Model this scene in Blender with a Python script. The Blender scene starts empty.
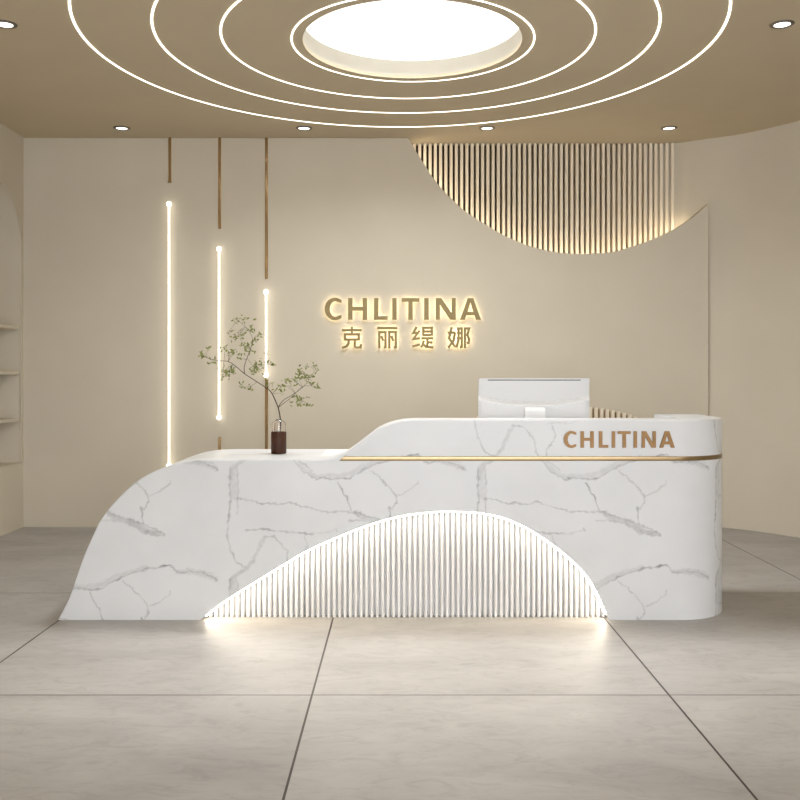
import bpy, bmesh, math, random
import numpy as np
from mathutils import Vector, noise

random.seed(7)
SC = bpy.context.scene
COL = SC.collection
PI = math.pi

# ------------------------------------------------------------------ measures
F = 925.0            # focal length in pixels of the 800 px frame
EYE = 1.3            # camera height
HOR = 375.0          # horizon row
CEIL = 3.33
D0 = 4.908           # distance to the desk front
DB = 7.91            # distance to the face of the back wall panel
XL = -3.22           # left wall
Y_OPEN = -3.6        # where the modelled room ends behind the camera
OC = 5.66            # centre of the ceiling rings


def PX(px, d): return (px - 400.0) / F * d
def PZ(py, d): return EYE - (py - HOR) / F * d


def pchip(xs, ys):
    x = np.array(xs, float); y = np.array(ys, float)
    h = np.diff(x); dl = np.diff(y) / h
    m = np.zeros(len(x))
    for i in range(1, len(x) - 1):
        if dl[i - 1] * dl[i] > 0:
            w1 = 2 * h[i] + h[i - 1]; w2 = h[i] + 2 * h[i - 1]
            m[i] = (w1 + w2) / (w1 / dl[i - 1] + w2 / dl[i])
    m[0] = dl[0]; m[-1] = dl[-1]

    def f(q):
        q = np.asarray(q, float)
        i = np.clip(np.searchsorted(x, q) - 1, 0, len(h) - 1)
        t = np.clip((q - x[i]) / h[i], 0, 1)
        return ((2*t**3 - 3*t**2 + 1) * y[i] + (t**3 - 2*t**2 + t) * h[i] * m[i]
                + (-2*t**3 + 3*t**2) * y[i + 1] + (t**3 - t**2) * h[i] * m[i + 1])
    return f


# ------------------------------------------------------------------ materials
def new_mat(name):
    m = bpy.data.materials.new(name); m.use_nodes = True
    nt = m.node_tree
    return m, nt, nt.nodes['Principled BSDF']


def plaster(name, a, b, rough=0.85, scale=2.5, bump=0.02, fine=60):
    m, nt, p = new_mat(name)
    tc = nt.nodes.new('ShaderNodeTexCoord')
    n = nt.nodes.new('ShaderNodeTexNoise'); n.inputs['Scale'].default_value = scale; n.inputs['Detail'].default_value = 6
    r = nt.nodes.new('ShaderNodeValToRGB')
    r.color_ramp.elements[0].position = 0.3; r.color_ramp.elements[0].color = (*a, 1)
    r.color_ramp.elements[1].position = 0.7; r.color_ramp.elements[1].color = (*b, 1)
    n2 = nt.nodes.new('ShaderNodeTexNoise'); n2.inputs['Scale'].default_value = fine
    bp = nt.nodes.new('ShaderNodeBump'); bp.inputs['Strength'].default_value = bump; bp.inputs['Distance'].default_value = 0.01
    L = nt.links.new
    L(tc.outputs['Object'], n.inputs['Vector']); L(tc.outputs['Object'], n2.inputs['Vector'])
    L(n.outputs['Fac'], r.inputs['Fac']); L(r.outputs['Color'], p.inputs['Base Color'])
    L(n2.outputs['Fac'], bp.inputs['Height']); L(bp.outputs['Normal'], p.inputs['Normal'])
    p.inputs['Roughness'].default_value = rough
    p.inputs['Specular IOR Level'].default_value = 0.25
    return m


def metal(name, a, b, rough=0.25, scale=30, metallic=1.0):
    m = plaster(name, a, b, rough, scale, 0.01, 200)
    p = m.node_tree.nodes['Principled BSDF']
    p.inputs['Metallic'].default_value = metallic
    p.inputs['Specular IOR Level'].default_value = 0.5
    return m


def emit(name, col, strength):
    m, nt, p = new_mat(name)
    p.inputs['Base Color'].default_value = (0.9, 0.9, 0.9, 1)
    p.inputs['Emission Color'].default_value = (*col, 1)
    p.inputs['Emission Strength'].default_value = strength
    return m


M = {}
M['wall'] = plaster('wall_plaster', (0.575, 0.517, 0.415), (0.60, 0.541, 0.435), 0.9)
M['ceil'] = plaster('ceiling_plaster', (0.56, 0.475, 0.34), (0.58, 0.495, 0.355), 0.9)
M['slat'] = plaster('slat_lacquer', (0.78, 0.69, 0.545), (0.81, 0.72, 0.57), 0.5)
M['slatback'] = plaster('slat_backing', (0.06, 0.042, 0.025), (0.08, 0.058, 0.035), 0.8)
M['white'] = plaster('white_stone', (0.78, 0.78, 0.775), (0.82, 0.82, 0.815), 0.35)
M['drum'] = plaster('drum_cream', (0.52, 0.49, 0.42), (0.54, 0.51, 0.44), 0.8)
M['flute'] = plaster('white_fluting', (0.78, 0.775, 0.77), (0.81, 0.805, 0.80), 0.45)
M['plastic'] = plaster('white_plastic', (0.65, 0.65, 0.65), (0.67, 0.67, 0.67), 0.28)
M['grey'] = plaster('grey_plastic', (0.12, 0.12, 0.12), (0.14, 0.14, 0.14), 0.5)
M['screen'] = plaster('screen_black', (0.01, 0.01, 0.012), (0.014, 0.014, 0.016), 0.15)
M['brass'] = metal('brushed_brass', (0.58, 0.42, 0.25), (0.62, 0.455, 0.275), 0.09)
M['inlay'] = metal('brass_inlay', (0.29, 0.205, 0.108), (0.33, 0.237, 0.125), 0.3, metallic=0.9)
M['goldletter'] = metal('gold_letter', (0.225, 0.165, 0.066), (0.25, 0.185, 0.076), 0.5, metallic=0.3)
M['bronzeletter'] = metal('bronze_letter', (0.235, 0.125, 0.042), (0.29, 0.16, 0.055), 0.45, metallic=0.4)
M['leather'] = plaster('brown_leather', (0.052, 0.019, 0.010), (0.07, 0.026, 0.014), 0.45, 25, 0.2, 180)
M['bark'] = plaster('dark_bark', (0.055, 0.04, 0.028), (0.09, 0.07, 0.05), 0.8, 40, 0.4)
M['leaf'] = plaster('pale_leaf', (0.105, 0.125, 0.024), (0.29, 0.31, 0.088), 0.5, 45)
M['domeback'] = plaster('dome_backing', (0.30, 0.20, 0.10), (0.34, 0.23, 0.12), 0.8)
M['chrome'] = metal('satin_trim', (0.24, 0.22, 0.20), (0.28, 0.26, 0.235), 0.45)
M['dome'] = emit('skylight_diffuser', (1.0, 0.98, 0.94), 1.6)
M['ring'] = emit('ring_led', (1.0, 0.95, 0.86), 2.2)
M['lens'] = emit('downlight_lens', (1.0, 0.96, 0.90), 2.5)
M['tube'] = emit('tube_light', (1.0, 0.94, 0.82), 3.2)
M['halo'] = emit('letter_backlight', (1.0, 0.84, 0.52), 4.5)
M['led'] = emit('warm_led', (1.0, 0.88, 0.70), 46.0)
M['ledwash'] = emit('fluting_led', (1.0, 0.93, 0.82), 6.0)
M['ledslat'] = emit('cove_led', (1.0, 0.87, 0.66), 14.0)


def marble():
    m, nt, p = new_mat('veined_marble')
    at = nt.nodes.new('ShaderNodeAttribute'); at.attribute_name = 'vein'
    tc = nt.nodes.new('ShaderNodeTexCoord')
    n = nt.nodes.new('ShaderNodeTexNoise'); n.inputs['Scale'].default_value = 3.5; n.inputs['Detail'].default_value = 5
    r = nt.nodes.new('ShaderNodeValToRGB')
    r.color_ramp.elements[0].position = 0.3; r.color_ramp.elements[0].color = (0.645, 0.655, 0.67, 1)
    r.color_ramp.elements[1].position = 0.7; r.color_ramp.elements[1].color = (0.70, 0.71, 0.722, 1)
    mx = nt.nodes.new('ShaderNodeMix'); mx.data_type = 'RGBA'
    mx.inputs['B'].default_value = (0.20, 0.20, 0.21, 1)
    L = nt.links.new
    L(tc.outputs['Object'], n.inputs['Vector']); L(n.outputs['Fac'], r.inputs['Fac'])
    L(r.outputs['Color'], mx.inputs['A']); L(at.outputs['Fac'], mx.inputs['Factor'])
    L(mx.outputs['Result'], p.inputs['Base Color'])
    p.inputs['Roughness'].default_value = 0.3
    p.inputs['Specular IOR Level'].default_value = 0.35
    return m


M['marble'] = marble()


def floor_mat():
    m, nt, p = new_mat('concrete_tiles')
    L = nt.links.new
    N = nt.nodes.new
    tc = N('ShaderNodeTexCoord'); sep = N('ShaderNodeSeparateXYZ'); L(tc.outputs['Object'], sep.inputs[0])

    def math_(op, a, b=None, c=None):
        k = N('ShaderNodeMath'); k.operation = op
        for i, v in enumerate((a, b, c)):
            if v is None: continue
            if isinstance(v, (int, float)): k.inputs[i].default_value = v
            else: L(v, k.inputs[i])
        return k.outputs[0]

    def joint(co, off, period, half):
        s = math_('SUBTRACT', co, off)
        q = math_('DIVIDE', s, period)
        fr = math_('FRACT', q)
        e = math_('MINIMUM', fr, math_('SUBTRACT', 1.0, fr))
        dd = math_('MULTIPLY', e, period)
        return math_('LESS_THAN', dd, half), math_('FLOOR', q)
    jx, ix = joint(sep.outputs['X'], -0.3575, 1.4505, 0.0042)
    jy, iy = joint(sep.outputs['Y'], 3.758, 1.758, 0.0036)
    jy = math_('MULTIPLY', jy, math_('LESS_THAN', sep.outputs['Y'], 6.6))
    j = math_('MAXIMUM', jx, jy)
    # slab tone: each tile shifts the noise a little
    cx = N('ShaderNodeCombineXYZ')
    L(math_('MULTIPLY', ix, 3.7), cx.inputs[0]); L(math_('MULTIPLY', iy, 5.3), cx.inputs[1])
    va = N('ShaderNodeVectorMath'); va.operation = 'ADD'
    L(tc.outputs['Object'], va.inputs[0]); L(cx.outputs[0], va.inputs[1])
    mp = N('ShaderNodeMapping'); mp.inputs['Scale'].default_value = (0.75, 1.5, 1.0)
    L(va.outputs[0], mp.inputs['Vector'])
    n1 = N('ShaderNodeTexNoise'); n1.inputs['Scale'].default_value = 1.6; n1.inputs['Detail'].default_value = 8; n1.inputs['Roughness'].default_value = 0.62
    n1.inputs['Distortion'].default_value = 0.6
    L(mp.outputs[0], n1.inputs['Vector'])
    r1 = N('ShaderNodeValToRGB')
    e = r1.color_ramp.elements
    e[0].position = 0.28; e[0].color = (0.318, 0.302, 0.284, 1)
    e[1].position = 0.72; e[1].color = (0.455, 0.438, 0.418, 1)
    L(n1.outputs['Fac'], r1.inputs['Fac'])
    # small brushed flecks
    n2 = N('ShaderNodeTexNoise'); n2.inputs['Scale'].default_value = 9; n2.inputs['Detail'].default_value = 8; n2.inputs['Roughness'].default_value = 0.7
    n2.inputs['Distortion'].default_value = 1.2
    L(mp.outputs[0], n2.inputs['Vector'])
    r2 = N('ShaderNodeValToRGB')
    r2.color_ramp.elements[0].position = 0.32; r2.color_ramp.elements[0].color = (0.78, 0.77, 0.76, 1)
    r2.color_ramp.elements[1].position = 0.52; r2.color_ramp.elements[1].color = (1, 1, 1, 1)
    L(n2.outputs['Fac'], r2.inputs['Fac'])
    mu = N('ShaderNodeMix'); mu.data_type = 'RGBA'; mu.blend_type = 'MULTIPLY'; mu.inputs['Factor'].default_value = 0.7
    L(r1.outputs['Color'], mu.inputs['A']); L(r2.outputs['Color'], mu.inputs['B'])
    mx = N('ShaderNodeMix'); mx.data_type = 'RGBA'
    L(j, mx.inputs['Factor']); L(mu.outputs['Result'], mx.inputs['A']); mx.inputs['B'].default_value = (0.035, 0.028, 0.022, 1)
    L(mx.outputs['Result'], p.inputs['Base Color'])
    p.inputs['Roughness'].default_value = 0.42
    p.inputs['Specular IOR Level'].default_value = 0.3
    rr = math_('ADD', math_('MULTIPLY', n1.outputs['Fac'], 0.15), 0.36)
    L(rr, p.inputs['Roughness'])
    bp = N('ShaderNodeBump'); bp.inputs['Strength'].default_value = 0.05; bp.inputs['Distance'].default_value = 0.01
    L(n2.outputs['Fac'], bp.inputs['Height']); L(bp.outputs['Normal'], p.inputs['Normal'])
    return m


M['floor'] = floor_mat()


def glass_mat():
    m, nt, p = new_mat('clear_glass')
    n = nt.nodes.new('ShaderNodeTexNoise'); n.inputs['Scale'].default_value = 20
    r = nt.nodes.new('ShaderNodeValToRGB')
    r.color_ramp.elements[0].color = (0.95, 0.93, 0.92, 1); r.color_ramp.elements[1].color = (0.99, 0.97, 0.96, 1)
    nt.links.new(n.outputs['Fac'], r.inputs['Fac']); nt.links.new(r.outputs['Color'], p.inputs['Base Color'])
    p.inputs['Transmission Weight'].default_value = 1.0
    p.inputs['Roughness'].default_value = 0.02
    p.inputs['IOR'].default_value = 1.3
    return m


M['glass'] = glass_mat()


# ------------------------------------------------------------------ builders
def tag(o, label=None, cat=None, group=None, kind=None):
    if label: o['label'] = label
    if cat: o['category'] = cat
    if group: o['group'] = group
    if kind: o['kind'] = kind
    return o


def link(o, parent=None):
    COL.objects.link(o)
    if parent: o.parent = parent
    return o


def empty(name, loc=(0, 0, 0)):
    o = bpy.data.objects.new(name, None); o.location = loc; o.empty_display_size = 0.1
    return link(o)


def meshobj(name, verts, faces, mat, parent=None, smooth=False, loc=(0, 0, 0)):
    me = bpy.data.meshes.new(name)
    me.from_pydata([tuple(v) for v in verts], [], faces)
    me.materials.append(M[mat])
    if smooth: me.polygons.foreach_set('use_smooth', [True] * len(me.polygons))
    me.update()
    o = bpy.data.objects.new(name, me); o.location = loc
    return link(o, parent)


def bmobj(name, bm, mat, parent=None, smooth=False, loc=(0, 0, 0), fix=True):
    if fix: bmesh.ops.recalc_face_normals(bm, faces=bm.faces[:])
    me = bpy.data.meshes.new(name); bm.to_mesh(me); bm.free()
    me.materials.append(M[mat])
    if smooth: me.polygons.foreach_set('use_smooth', [True] * len(me.polygons))
    o = bpy.data.objects.new(name, me); o.location = loc
    return link(o, parent)


def grid_faces(nc, nr, base=0, flip=False):
    """vertex index = base + c*nr + r"""
    out = []
    for c in range(nc - 1):
        for r in range(nr - 1):
            a = base + c * nr + r
            q = (a, a + nr, a + nr + 1, a + 1)
            out.append(q[::-1] if flip else q)
    return out


def add_box(bm, lo, hi, bevel=0.0):
    r = bmesh.ops.create_cube(bm, size=1.0)
    for v in r['verts']:
        v.co = Vector([lo[i] + (v.co[i] + 0.5) * (hi[i] - lo[i]) for i in range(3)])
    if bevel > 0:
        es = list({e for v in r['verts'] for e in v.link_edges})
        bmesh.ops.bevel(bm, geom=es, offset=bevel, segments=2, profile=0.5, affect='EDGES')


def add_tube(bm, pts, radii, seg=8, cap=True):
    pts = [Vector(p) for p in pts]
    if not hasattr(radii, '__len__'): radii = [radii] * len(pts)
    rings = []
    up = Vector((0.13, 0.31, 0.94))
    for i, p in enumerate(pts):
        t = (pts[min(i + 1, len(pts) - 1)] - pts[max(i - 1, 0)]).normalized()
        if abs(t.dot(up)) > 0.97: up = Vector((1, 0.1, 0))
        a = t.cross(up).normalized(); b = t.cross(a).normalized()
        rings.append([bm.verts.new(p + (a * math.cos(k * 2 * PI / seg) + b * math.sin(k * 2 * PI / seg)) * radii[i]) for k in range(seg)])
    for i in range(len(rings) - 1):
        for k in range(seg):
            bm.faces.new((rings[i][k], rings[i][(k + 1) % seg], rings[i + 1][(k + 1) % seg], rings[i + 1][k]))
    if cap:
        bm.faces.new(rings[0][::-1]); bm.faces.new(rings[-1])


def add_lathe(bm, prof, seg=32, centre=(0, 0, 0), closed=False):
    """prof: (radius, z) pairs revolved about z"""
    cx, cy, cz = centre
    rings = []
    for r, z in prof:
        if r < 1e-6: rings.append([bm.verts.new((cx, cy, cz + z))])
        else: rings.append([bm.verts.new((cx + r * math.cos(k * 2 * PI / seg), cy + r * math.sin(k * 2 * PI / seg), cz + z)) for k in range(seg)])
    idx = list(range(len(rings) - 1))
    pairs = [(i, i + 1) for i in idx] + ([(len(rings) - 1, 0)] if closed else [])
    for i, j in pairs:
        A, B = rings[i], rings[j]
        for k in range(seg):
            k2 = (k + 1) % seg
            if len(A) == 1 and len(B) == 1: continue
            if len(A) == 1: bm.faces.new((A[0], B[k], B[k2]))
            elif len(B) == 1: bm.faces.new((A[k], A[k2], B[0]))
            else: bm.faces.new((A[k], A[k2], B[k2], B[k]))


def structure(o): return tag(o, kind='structure')


# ------------------------------------------------------------------ the room
XR = 3.376
bm = bmesh.new(); add_box(bm, (XL - 0.5, Y_OPEN, -0.08), (XR + 0.3, 8.4, 0.0))
structure(bmobj('floor', bm, 'floor'))

# ceiling with the round opening
R_OP = 0.667
CXO = 0.075
bm = bmesh.new()
n = 128
hole, outer, top = [], [], []
x0, x1, y0, y1 = XL - 0.5, XR + 0.3, Y_OPEN, 8.4
for k in range(n):
    a = k * 2 * PI / n
    c, s = math.cos(a), math.sin(a)
    hole.append(bm.verts.new((CXO + R_OP * c, OC + R_OP * s, CEIL)))
    top.append(bm.verts.new((CXO + R_OP * c, OC + R_OP * s, CEIL + 0.02)))
    t = 1e9
    if c > 1e-9: t = min(t, x1 / c)
    if c < -1e-9: t = min(t, x0 / c)
    if s > 1e-9: t = min(t, (y1 - OC) / s)
    if s < -1e-9: t = min(t, (y0 - OC) / s)
    outer.append(bm.verts.new((t * c, OC + t * s, CEIL)))
for k in range(n):
    k2 = (k + 1) % n
    bm.faces.new((hole[k], hole[k2], outer[k2], outer[k]))
    bm.faces.new((hole[k], top[k], top[k2], hole[k2]))
for cx, cy in ((x1, y1), (x0, y1), (x0, y0), (x1, y0)):      # square off the corners
    near = sorted(outer, key=lambda v: (v.co.x - cx) ** 2 + (v.co.y - cy) ** 2)
    on_x = [v for v in near if abs(v.co.x - cx) < 1e-5][0]
    on_y = [v for v in near if abs(v.co.y - cy) < 1e-5][0]
    if on_x is not on_y:
        bm.faces.new((on_x, bm.verts.new((cx, cy, CEIL)), on_y))
for f in bm.faces:
    f.normal_update()
    if abs(f.normal.z) > 0.9 and f.normal.z > 0: f.normal_flip()
structure(bmobj('ceiling', bm, 'ceil', fix=False))

# right wall: recessed wall behind the panel, sweeping round into the side wall
KN = [(1.2, 8.2), (1.6, 8.2), (2.0, 8.19), (2.40, 8.105), (2.52, 8.035), (2.634, 7.955), (2.74, 7.89), (2.897, 7.77), (3.05, 7.585), (3.196, 7.37), (3.30, 7.13), (3.36, 6.8), (3.376, 6.4), (3.376, 6.0)]
curve_ = []
for i in range(1, len(KN) - 2):
    A_, B_, C_, D_ = [np.array(KN[k]) for k in (i - 1, i, i + 1, i + 2)]
    for k in range(8):
        t = k / 8
        curve_.append(tuple(0.5 * (2 * B_ + (C_ - A_) * t + (2 * A_ - 5 * B_ + 4 * C_ - D_) * t * t + (3 * B_ - A_ - 3 * C_ + D_) * t ** 3)))
curve_.append(KN[-2])


def wall_d(x):
    if x <= 1.6: return 8.2
    return float(np.interp(x, [p[0] for p in curve_], [p[1] for p in curve_]))


path = [(XL - 0.4, 8.2), (0.0, 8.2)] + curve_ + [(XR, 3.0), (XR, Y_OPEN)]
V = []
for x, y in path: V += [(x, y, 0.0), (x, y, CEIL)]
structure(meshobj('wall_right', V, grid_faces(len(path), 2), 'wall', smooth=True))

# back wall panel with the scooped top right corner
sx = [405, 409.4, 416, 425, 434, 444, 454, 465, 480, 500, 520, 540, 560, 580, 600, 612, 630, 652.5, 675, 697.5, 708]
sy = [130.5, 139.4, 151, 165, 179, 191, 201, 211, 220.8, 233, 242.2, 248.8, 252.4, 253.6, 253, 251.8, 247, 239, 228.6, 213, 204]
scoop = pchip([PX(p, DB) for p in sx], [PZ(q, DB) for q in sy])
XE = PX(708, DB)
xs = [XL, -2.0, -1.0] + list(np.linspace(PX(405, DB), XE, 140))
V = []
TH = 0.075
for x in xs:
    z = CEIL if x <= PX(409.0, DB) else min(CEIL, float(scoop(x)))
    V += [(x, DB, 0), (x, DB, z - 0.006), (x, DB + 0.006, z), (x, DB + TH, z), (x, DB + TH, 0)]
Fc = []
for c in range(len(xs) - 1):
    for r in range(4):
        a = c * 5 + r
        Fc.append((a, a + 5, a + 6, a + 1))
e = (len(xs) - 1) * 5
Fc.append((e, e + 4, e + 3, e + 2, e + 1))
V += [(XE, DB + TH, 0), (XE, DB + TH, float(scoop(XE))), (XE, wall_d(XE) + 0.02, float(scoop(XE))), (XE, wall_d(XE) + 0.02, 0)]
kk = len(V)
Fc.append((kk - 4, kk - 1, kk - 2, kk - 3))
structure(meshobj('wall_back', V, Fc, 'wall'))

# left wall with the arched niche
ND0, ND1, NR, NZ0, NZB = 6.85, 7.85, 0.5, 2.373, 0.557
ND = 0.30
bm = bmesh.new()


def q(*p): return bm.faces.new([bm.verts.new(v) for v in p])


q((XL, Y_OPEN, 0), (XL, ND0, 0), (XL, ND0, CEIL), (XL, Y_OPEN, CEIL))
q((XL, ND1, 0), (XL, 8.2, 0), (XL, 8.2, CEIL), (XL, ND1, CEIL))
q((XL, ND0, 0), (XL, ND1, 0), (XL, ND1, NZB), (XL, ND0, NZB))
arc = [(ND0 + NR - NR * math.cos(a), NZ0 + NR * math.sin(a)) for a in [k * PI / 48 for k in range(49)]]
for (ya, za), (yb, zb) in zip(arc[:-1], arc[1:]):
    q((XL, ya, za), (XL, yb, zb), (XL, yb, CEIL), (XL, ya, CEIL))
outline = [(ND0, NZB)] + arc + [(ND1, NZB)]
for k in range(len(outline)):
    (ya, za), (yb, zb) = outline[k], outline[(k + 1) % len(outline)]
    q((XL, ya, za), (XL, yb, zb), (XL - ND, yb, zb), (XL - ND, ya, za))
bm.faces.new([bm.verts.new((XL - ND, y, z)) for y, z in outline])
bmesh.ops.remove_doubles(bm, verts=bm.verts[:], dist=1e-5)
wl = bmobj('wall_left', bm, 'wall', fix=True)
structure(wl)
# slim moulding round the niche opening
bm = bmesh.new()
add_tube(bm, [(XL + 0.002, y, z) for y, z in outline + [outline[0]]], 0.007, 8)
structure(bmobj('trim_1', bm, 'wall', smooth=True))

sh_lab = ['beige shelf board in the arched wall niche, uppermost of the three',
          'beige shelf board in the arched wall niche, middle of the three',
          'beige shelf board in the arched wall niche, lowest of the three']
for lab, z in zip(sh_lab, (1.700, 1.318, 0.922)):
    bm = bmesh.new(); add_box(bm, (XL - ND + 0.002, ND0 + 0.002, z - 0.014), (XL - 0.012, ND1 - 0.002, z + 0.014), 0.003)
    tag(bmobj('wall_shelf', bm, 'wall'), lab, 'shelf', 'shelf boards in the arched niche')

# unseen pier added at the open front to darken brass strip reflections
bm = bmesh.new(); add_box(bm, (XL - 0.5, Y_OPEN, 0.0), (-1.9, Y_OPEN + 0.12, CEIL))
structure(bmobj('added_front_pier', bm, 'wall'))

# ------------------------------------------------------------------ slatted panel in the recess
p0, p1 = PX(413, 8.1), PX(675.5, 8.1)
ns = 50
pitch = (p1 - p0) / ns
rt = empty('slatted_wall_panel', (0.5 * (p0 + p1), 8.1, 2.5))
bm = bmesh.new()
ox, oy, oz = rt.location
for k in range(ns):
    xa = p0 + k * pitch; xb = xa + pitch * 0.57
    back = min(8.178, wall_d(xb) - 0.004)
    fr = min(8.10, back - 0.03)
    zlo = 2.25 if back > 0 else 0
    zl = min(float(scoop(min(max(xa, PX(409.5, DB)), XE))), float(scoop(min(max(xb, PX(409.5, DB)), XE))))
    add_box(bm, (xa - ox, fr - oy, zl - 0.10 - oz), (xb - ox, back - oy, CEIL - 0.001 - oz), 0.003)
bmobj('slats', bm, 'slat', rt)
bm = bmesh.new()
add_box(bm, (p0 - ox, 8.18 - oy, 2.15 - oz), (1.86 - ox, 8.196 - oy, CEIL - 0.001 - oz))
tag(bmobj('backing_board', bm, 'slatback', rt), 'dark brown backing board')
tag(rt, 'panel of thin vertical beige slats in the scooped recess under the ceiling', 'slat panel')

# cove strip hidden behind the scooped edge
bm = bmesh.new()
pts = []
for px in np.linspace(413, 690, 90):
    x = PX(px, DB)
    pts.append((x, DB + TH + 0.012, float(scoop(x)) - 0.018))
add_tube(bm, pts, 0.008, 8)
o = bmobj('cove_light_strip', bm, 'ledslat', smooth=True)
tag(o, 'warm curved light strip glowing along the scooped edge below the wall slats', 'light strip')

# ------------------------------------------------------------------ low fluted dome on the wall behind the desk
dc, da = 557, 160
dx0 = PX(dc - da, 7.85); dx1 = PX(dc + da, 7.85)
cx = 0.5 * (dx0 + dx1); aw = 0.5 * (dx1 - dx0); hz = PZ(405.5, 7.85)
rt = empty('fluted_dome_panel', (cx, 7.88, 0))
bm = bmesh.new()
np_ = 57
pt = 2 * aw / np_
for k in range(np_):
    xa = -aw + (k + 0.2) * pt; xb = xa + pt * 0.6
    xm = 0.5 * (xa + xb)
    z = hz * (1 - abs(xm / aw) ** 2.3) ** (1 / 2.3)
    add_box(bm, (xa, -0.03, 0.001), (xb, 0.008, max(z, 0.02)), 0.003)
bmobj('slats', bm, 'slat', rt)
bm = bmesh.new()
ring = []
for k in range(81):
    a = PI - k * PI / 80
    x = aw * math.cos(a)
    z = hz * max(1 - abs(x / aw) ** 2.3, 0) ** (1 / 2.3) - 0.012
    ring.append((x, max(z, 0.001)))
fr = [bm.verts.new((x, 0.009, z)) for x, z in ring]; bk = [bm.verts.new((x, 0.027, z)) for x, z in ring]
bm.faces.new(fr); bm.faces.new(bk[::-1])
for k in range(80): bm.faces.new((fr[k], fr[k + 1], bk[k + 1], bk[k]))
bm.faces.new((fr[-1], fr[0], bk[0], bk[-1]))
tag(bmobj('backing_board', bm, 'domeback', rt), 'brown backing board')
tag(rt, 'low domed panel of cream slats against the wall behind the monitor', 'slat panel')

# ------------------------------------------------------------------ ceiling lights
E_DOME = 68
rt = empty('dome_light', (CXO, OC, CEIL))
bm = bmesh.new()
add_lathe(bm, [(R_OP + 0.001, 0.02), (R_OP + 0.001, 0.135), (R_OP + 0.02, 0.135), (R_OP + 0.02, 0.02)], 128, closed=True)
bmobj('drum_wall', bm, 'drum', rt, smooth=False)
bm = bmesh.new(); add_lathe(bm, [(0, 0.12), (R_OP, 0.12), (R_OP, 0.13), (0, 0.13)], 128)
tag(bmobj('diffuser', bm, 'dome', rt), 'glowing white diffuser')
al = bpy.data.lights.new('lamp', 'AREA'); al.shape = 'DISK'; al.size = 0.8; al.energy = E_DOME; al.color = (0.97, 0.985, 1.0)
al.spread = math.radians(155)
ao = bpy.data.objects.new('lamp', al); ao.location = (0, 0, 0.115); link(ao, rt)
tag(rt, 'large round glowing white ceiling light recessed at the centre of the rings', 'ceiling light')

ring_lab = ['innermost glowing light ring, hugging the round white ceiling light',
            'second glowing light ring out from the round white ceiling light',
            'third glowing light ring out from the round white ceiling light',
            'outermost and widest glowing light ring on the ceiling']
for lab, r, w, cx in zip(ring_lab, (0.737, 1.125, 1.500, 1.905), (0.010, 0.012, 0.013, 0.014), (0.078, 0.048, 0.034, 0.0)):
    bm = bmesh.new()
    add_lathe(bm, [(r - w / 2, -0.0005), (r - w / 2, -0.004), (r + w / 2, -0.004), (r + w / 2, -0.0005)], 192, closed=True)
    tag(bmobj('ring_light', bm, 'ring', loc=(cx, OC, CEIL)), lab, 'ceiling light', 'concentric light rings on the ceiling')


def spot(loc, energy, parent, size=150, col=(1, 0.975, 0.94), blend=1.0, rad=0.025):
    l = bpy.data.lights.new('lamp', 'SPOT'); l.energy = energy; l.color = col
    l.spot_size = math.radians(size); l.spot_blend = blend; l.shadow_soft_size = rad
    o = bpy.data.objects.new('lamp', l); o.location = loc
    return link(o, parent)


DLX = (-2.285, -0.789, 0.715, 2.21)
spots = [(DLX[0], 7.6, 'round downlight above the wall light with the longest glowing tube'),
         (DLX[1], 7.6, 'round downlight near the back wall, between the tube lights and the wall lettering'),
         (DLX[2], 7.6, 'round downlight in front of the left half of the ceiling slats'),
         (DLX[3], 7.6, 'round downlight in front of the right end of the ceiling slats'),
         (DLX[0], 5.35, 'round downlight left of the outermost light ring, cut by the left edge of the photo'),
         (DLX[3], 5.35, 'round downlight right of the outermost light ring near the right edge of the photo')]
def downlight(x, y, lab, energy, size=140):
    rt = empty('ceiling_downlight', (x, y, CEIL))
    bm = bmesh.new()
    add_lathe(bm, [(0.046, -0.001), (0.046, -0.006), (0.052, -0.009), (0.066, -0.005), (0.068, -0.001)], 40, closed=True)
    bmobj('trim_ring', bm, 'chrome', rt, smooth=True)
    bm = bmesh.new(); add_lathe(bm, [(0, -0.001), (0.046, -0.001), (0.046, -0.003), (0, -0.003)], 40)
    bmobj('lens', bm, 'lens', rt)
    if energy: spot((0, 0, -0.02), energy, rt, size)
    tag(rt, lab, 'downlight', 'ceiling downlights')


E_BACK, E_MID, E_FILL = 0, 0, 175
for x, y, lab in spots:
    downlight(x, y, lab, E_BACK if y > 7 else E_MID)
# unseen lamps added to brighten the floor and the desk front
for x in (-1.27, 0.19, 1.65):
    for y in (3.95,):
        side = 'left' if x < -1 else ('right' if x > 1 else 'centre')
        downlight(x, y, 'added unseen downlight over the floor in front of the desk, %s one of its row' % side, E_FILL, 42)

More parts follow.
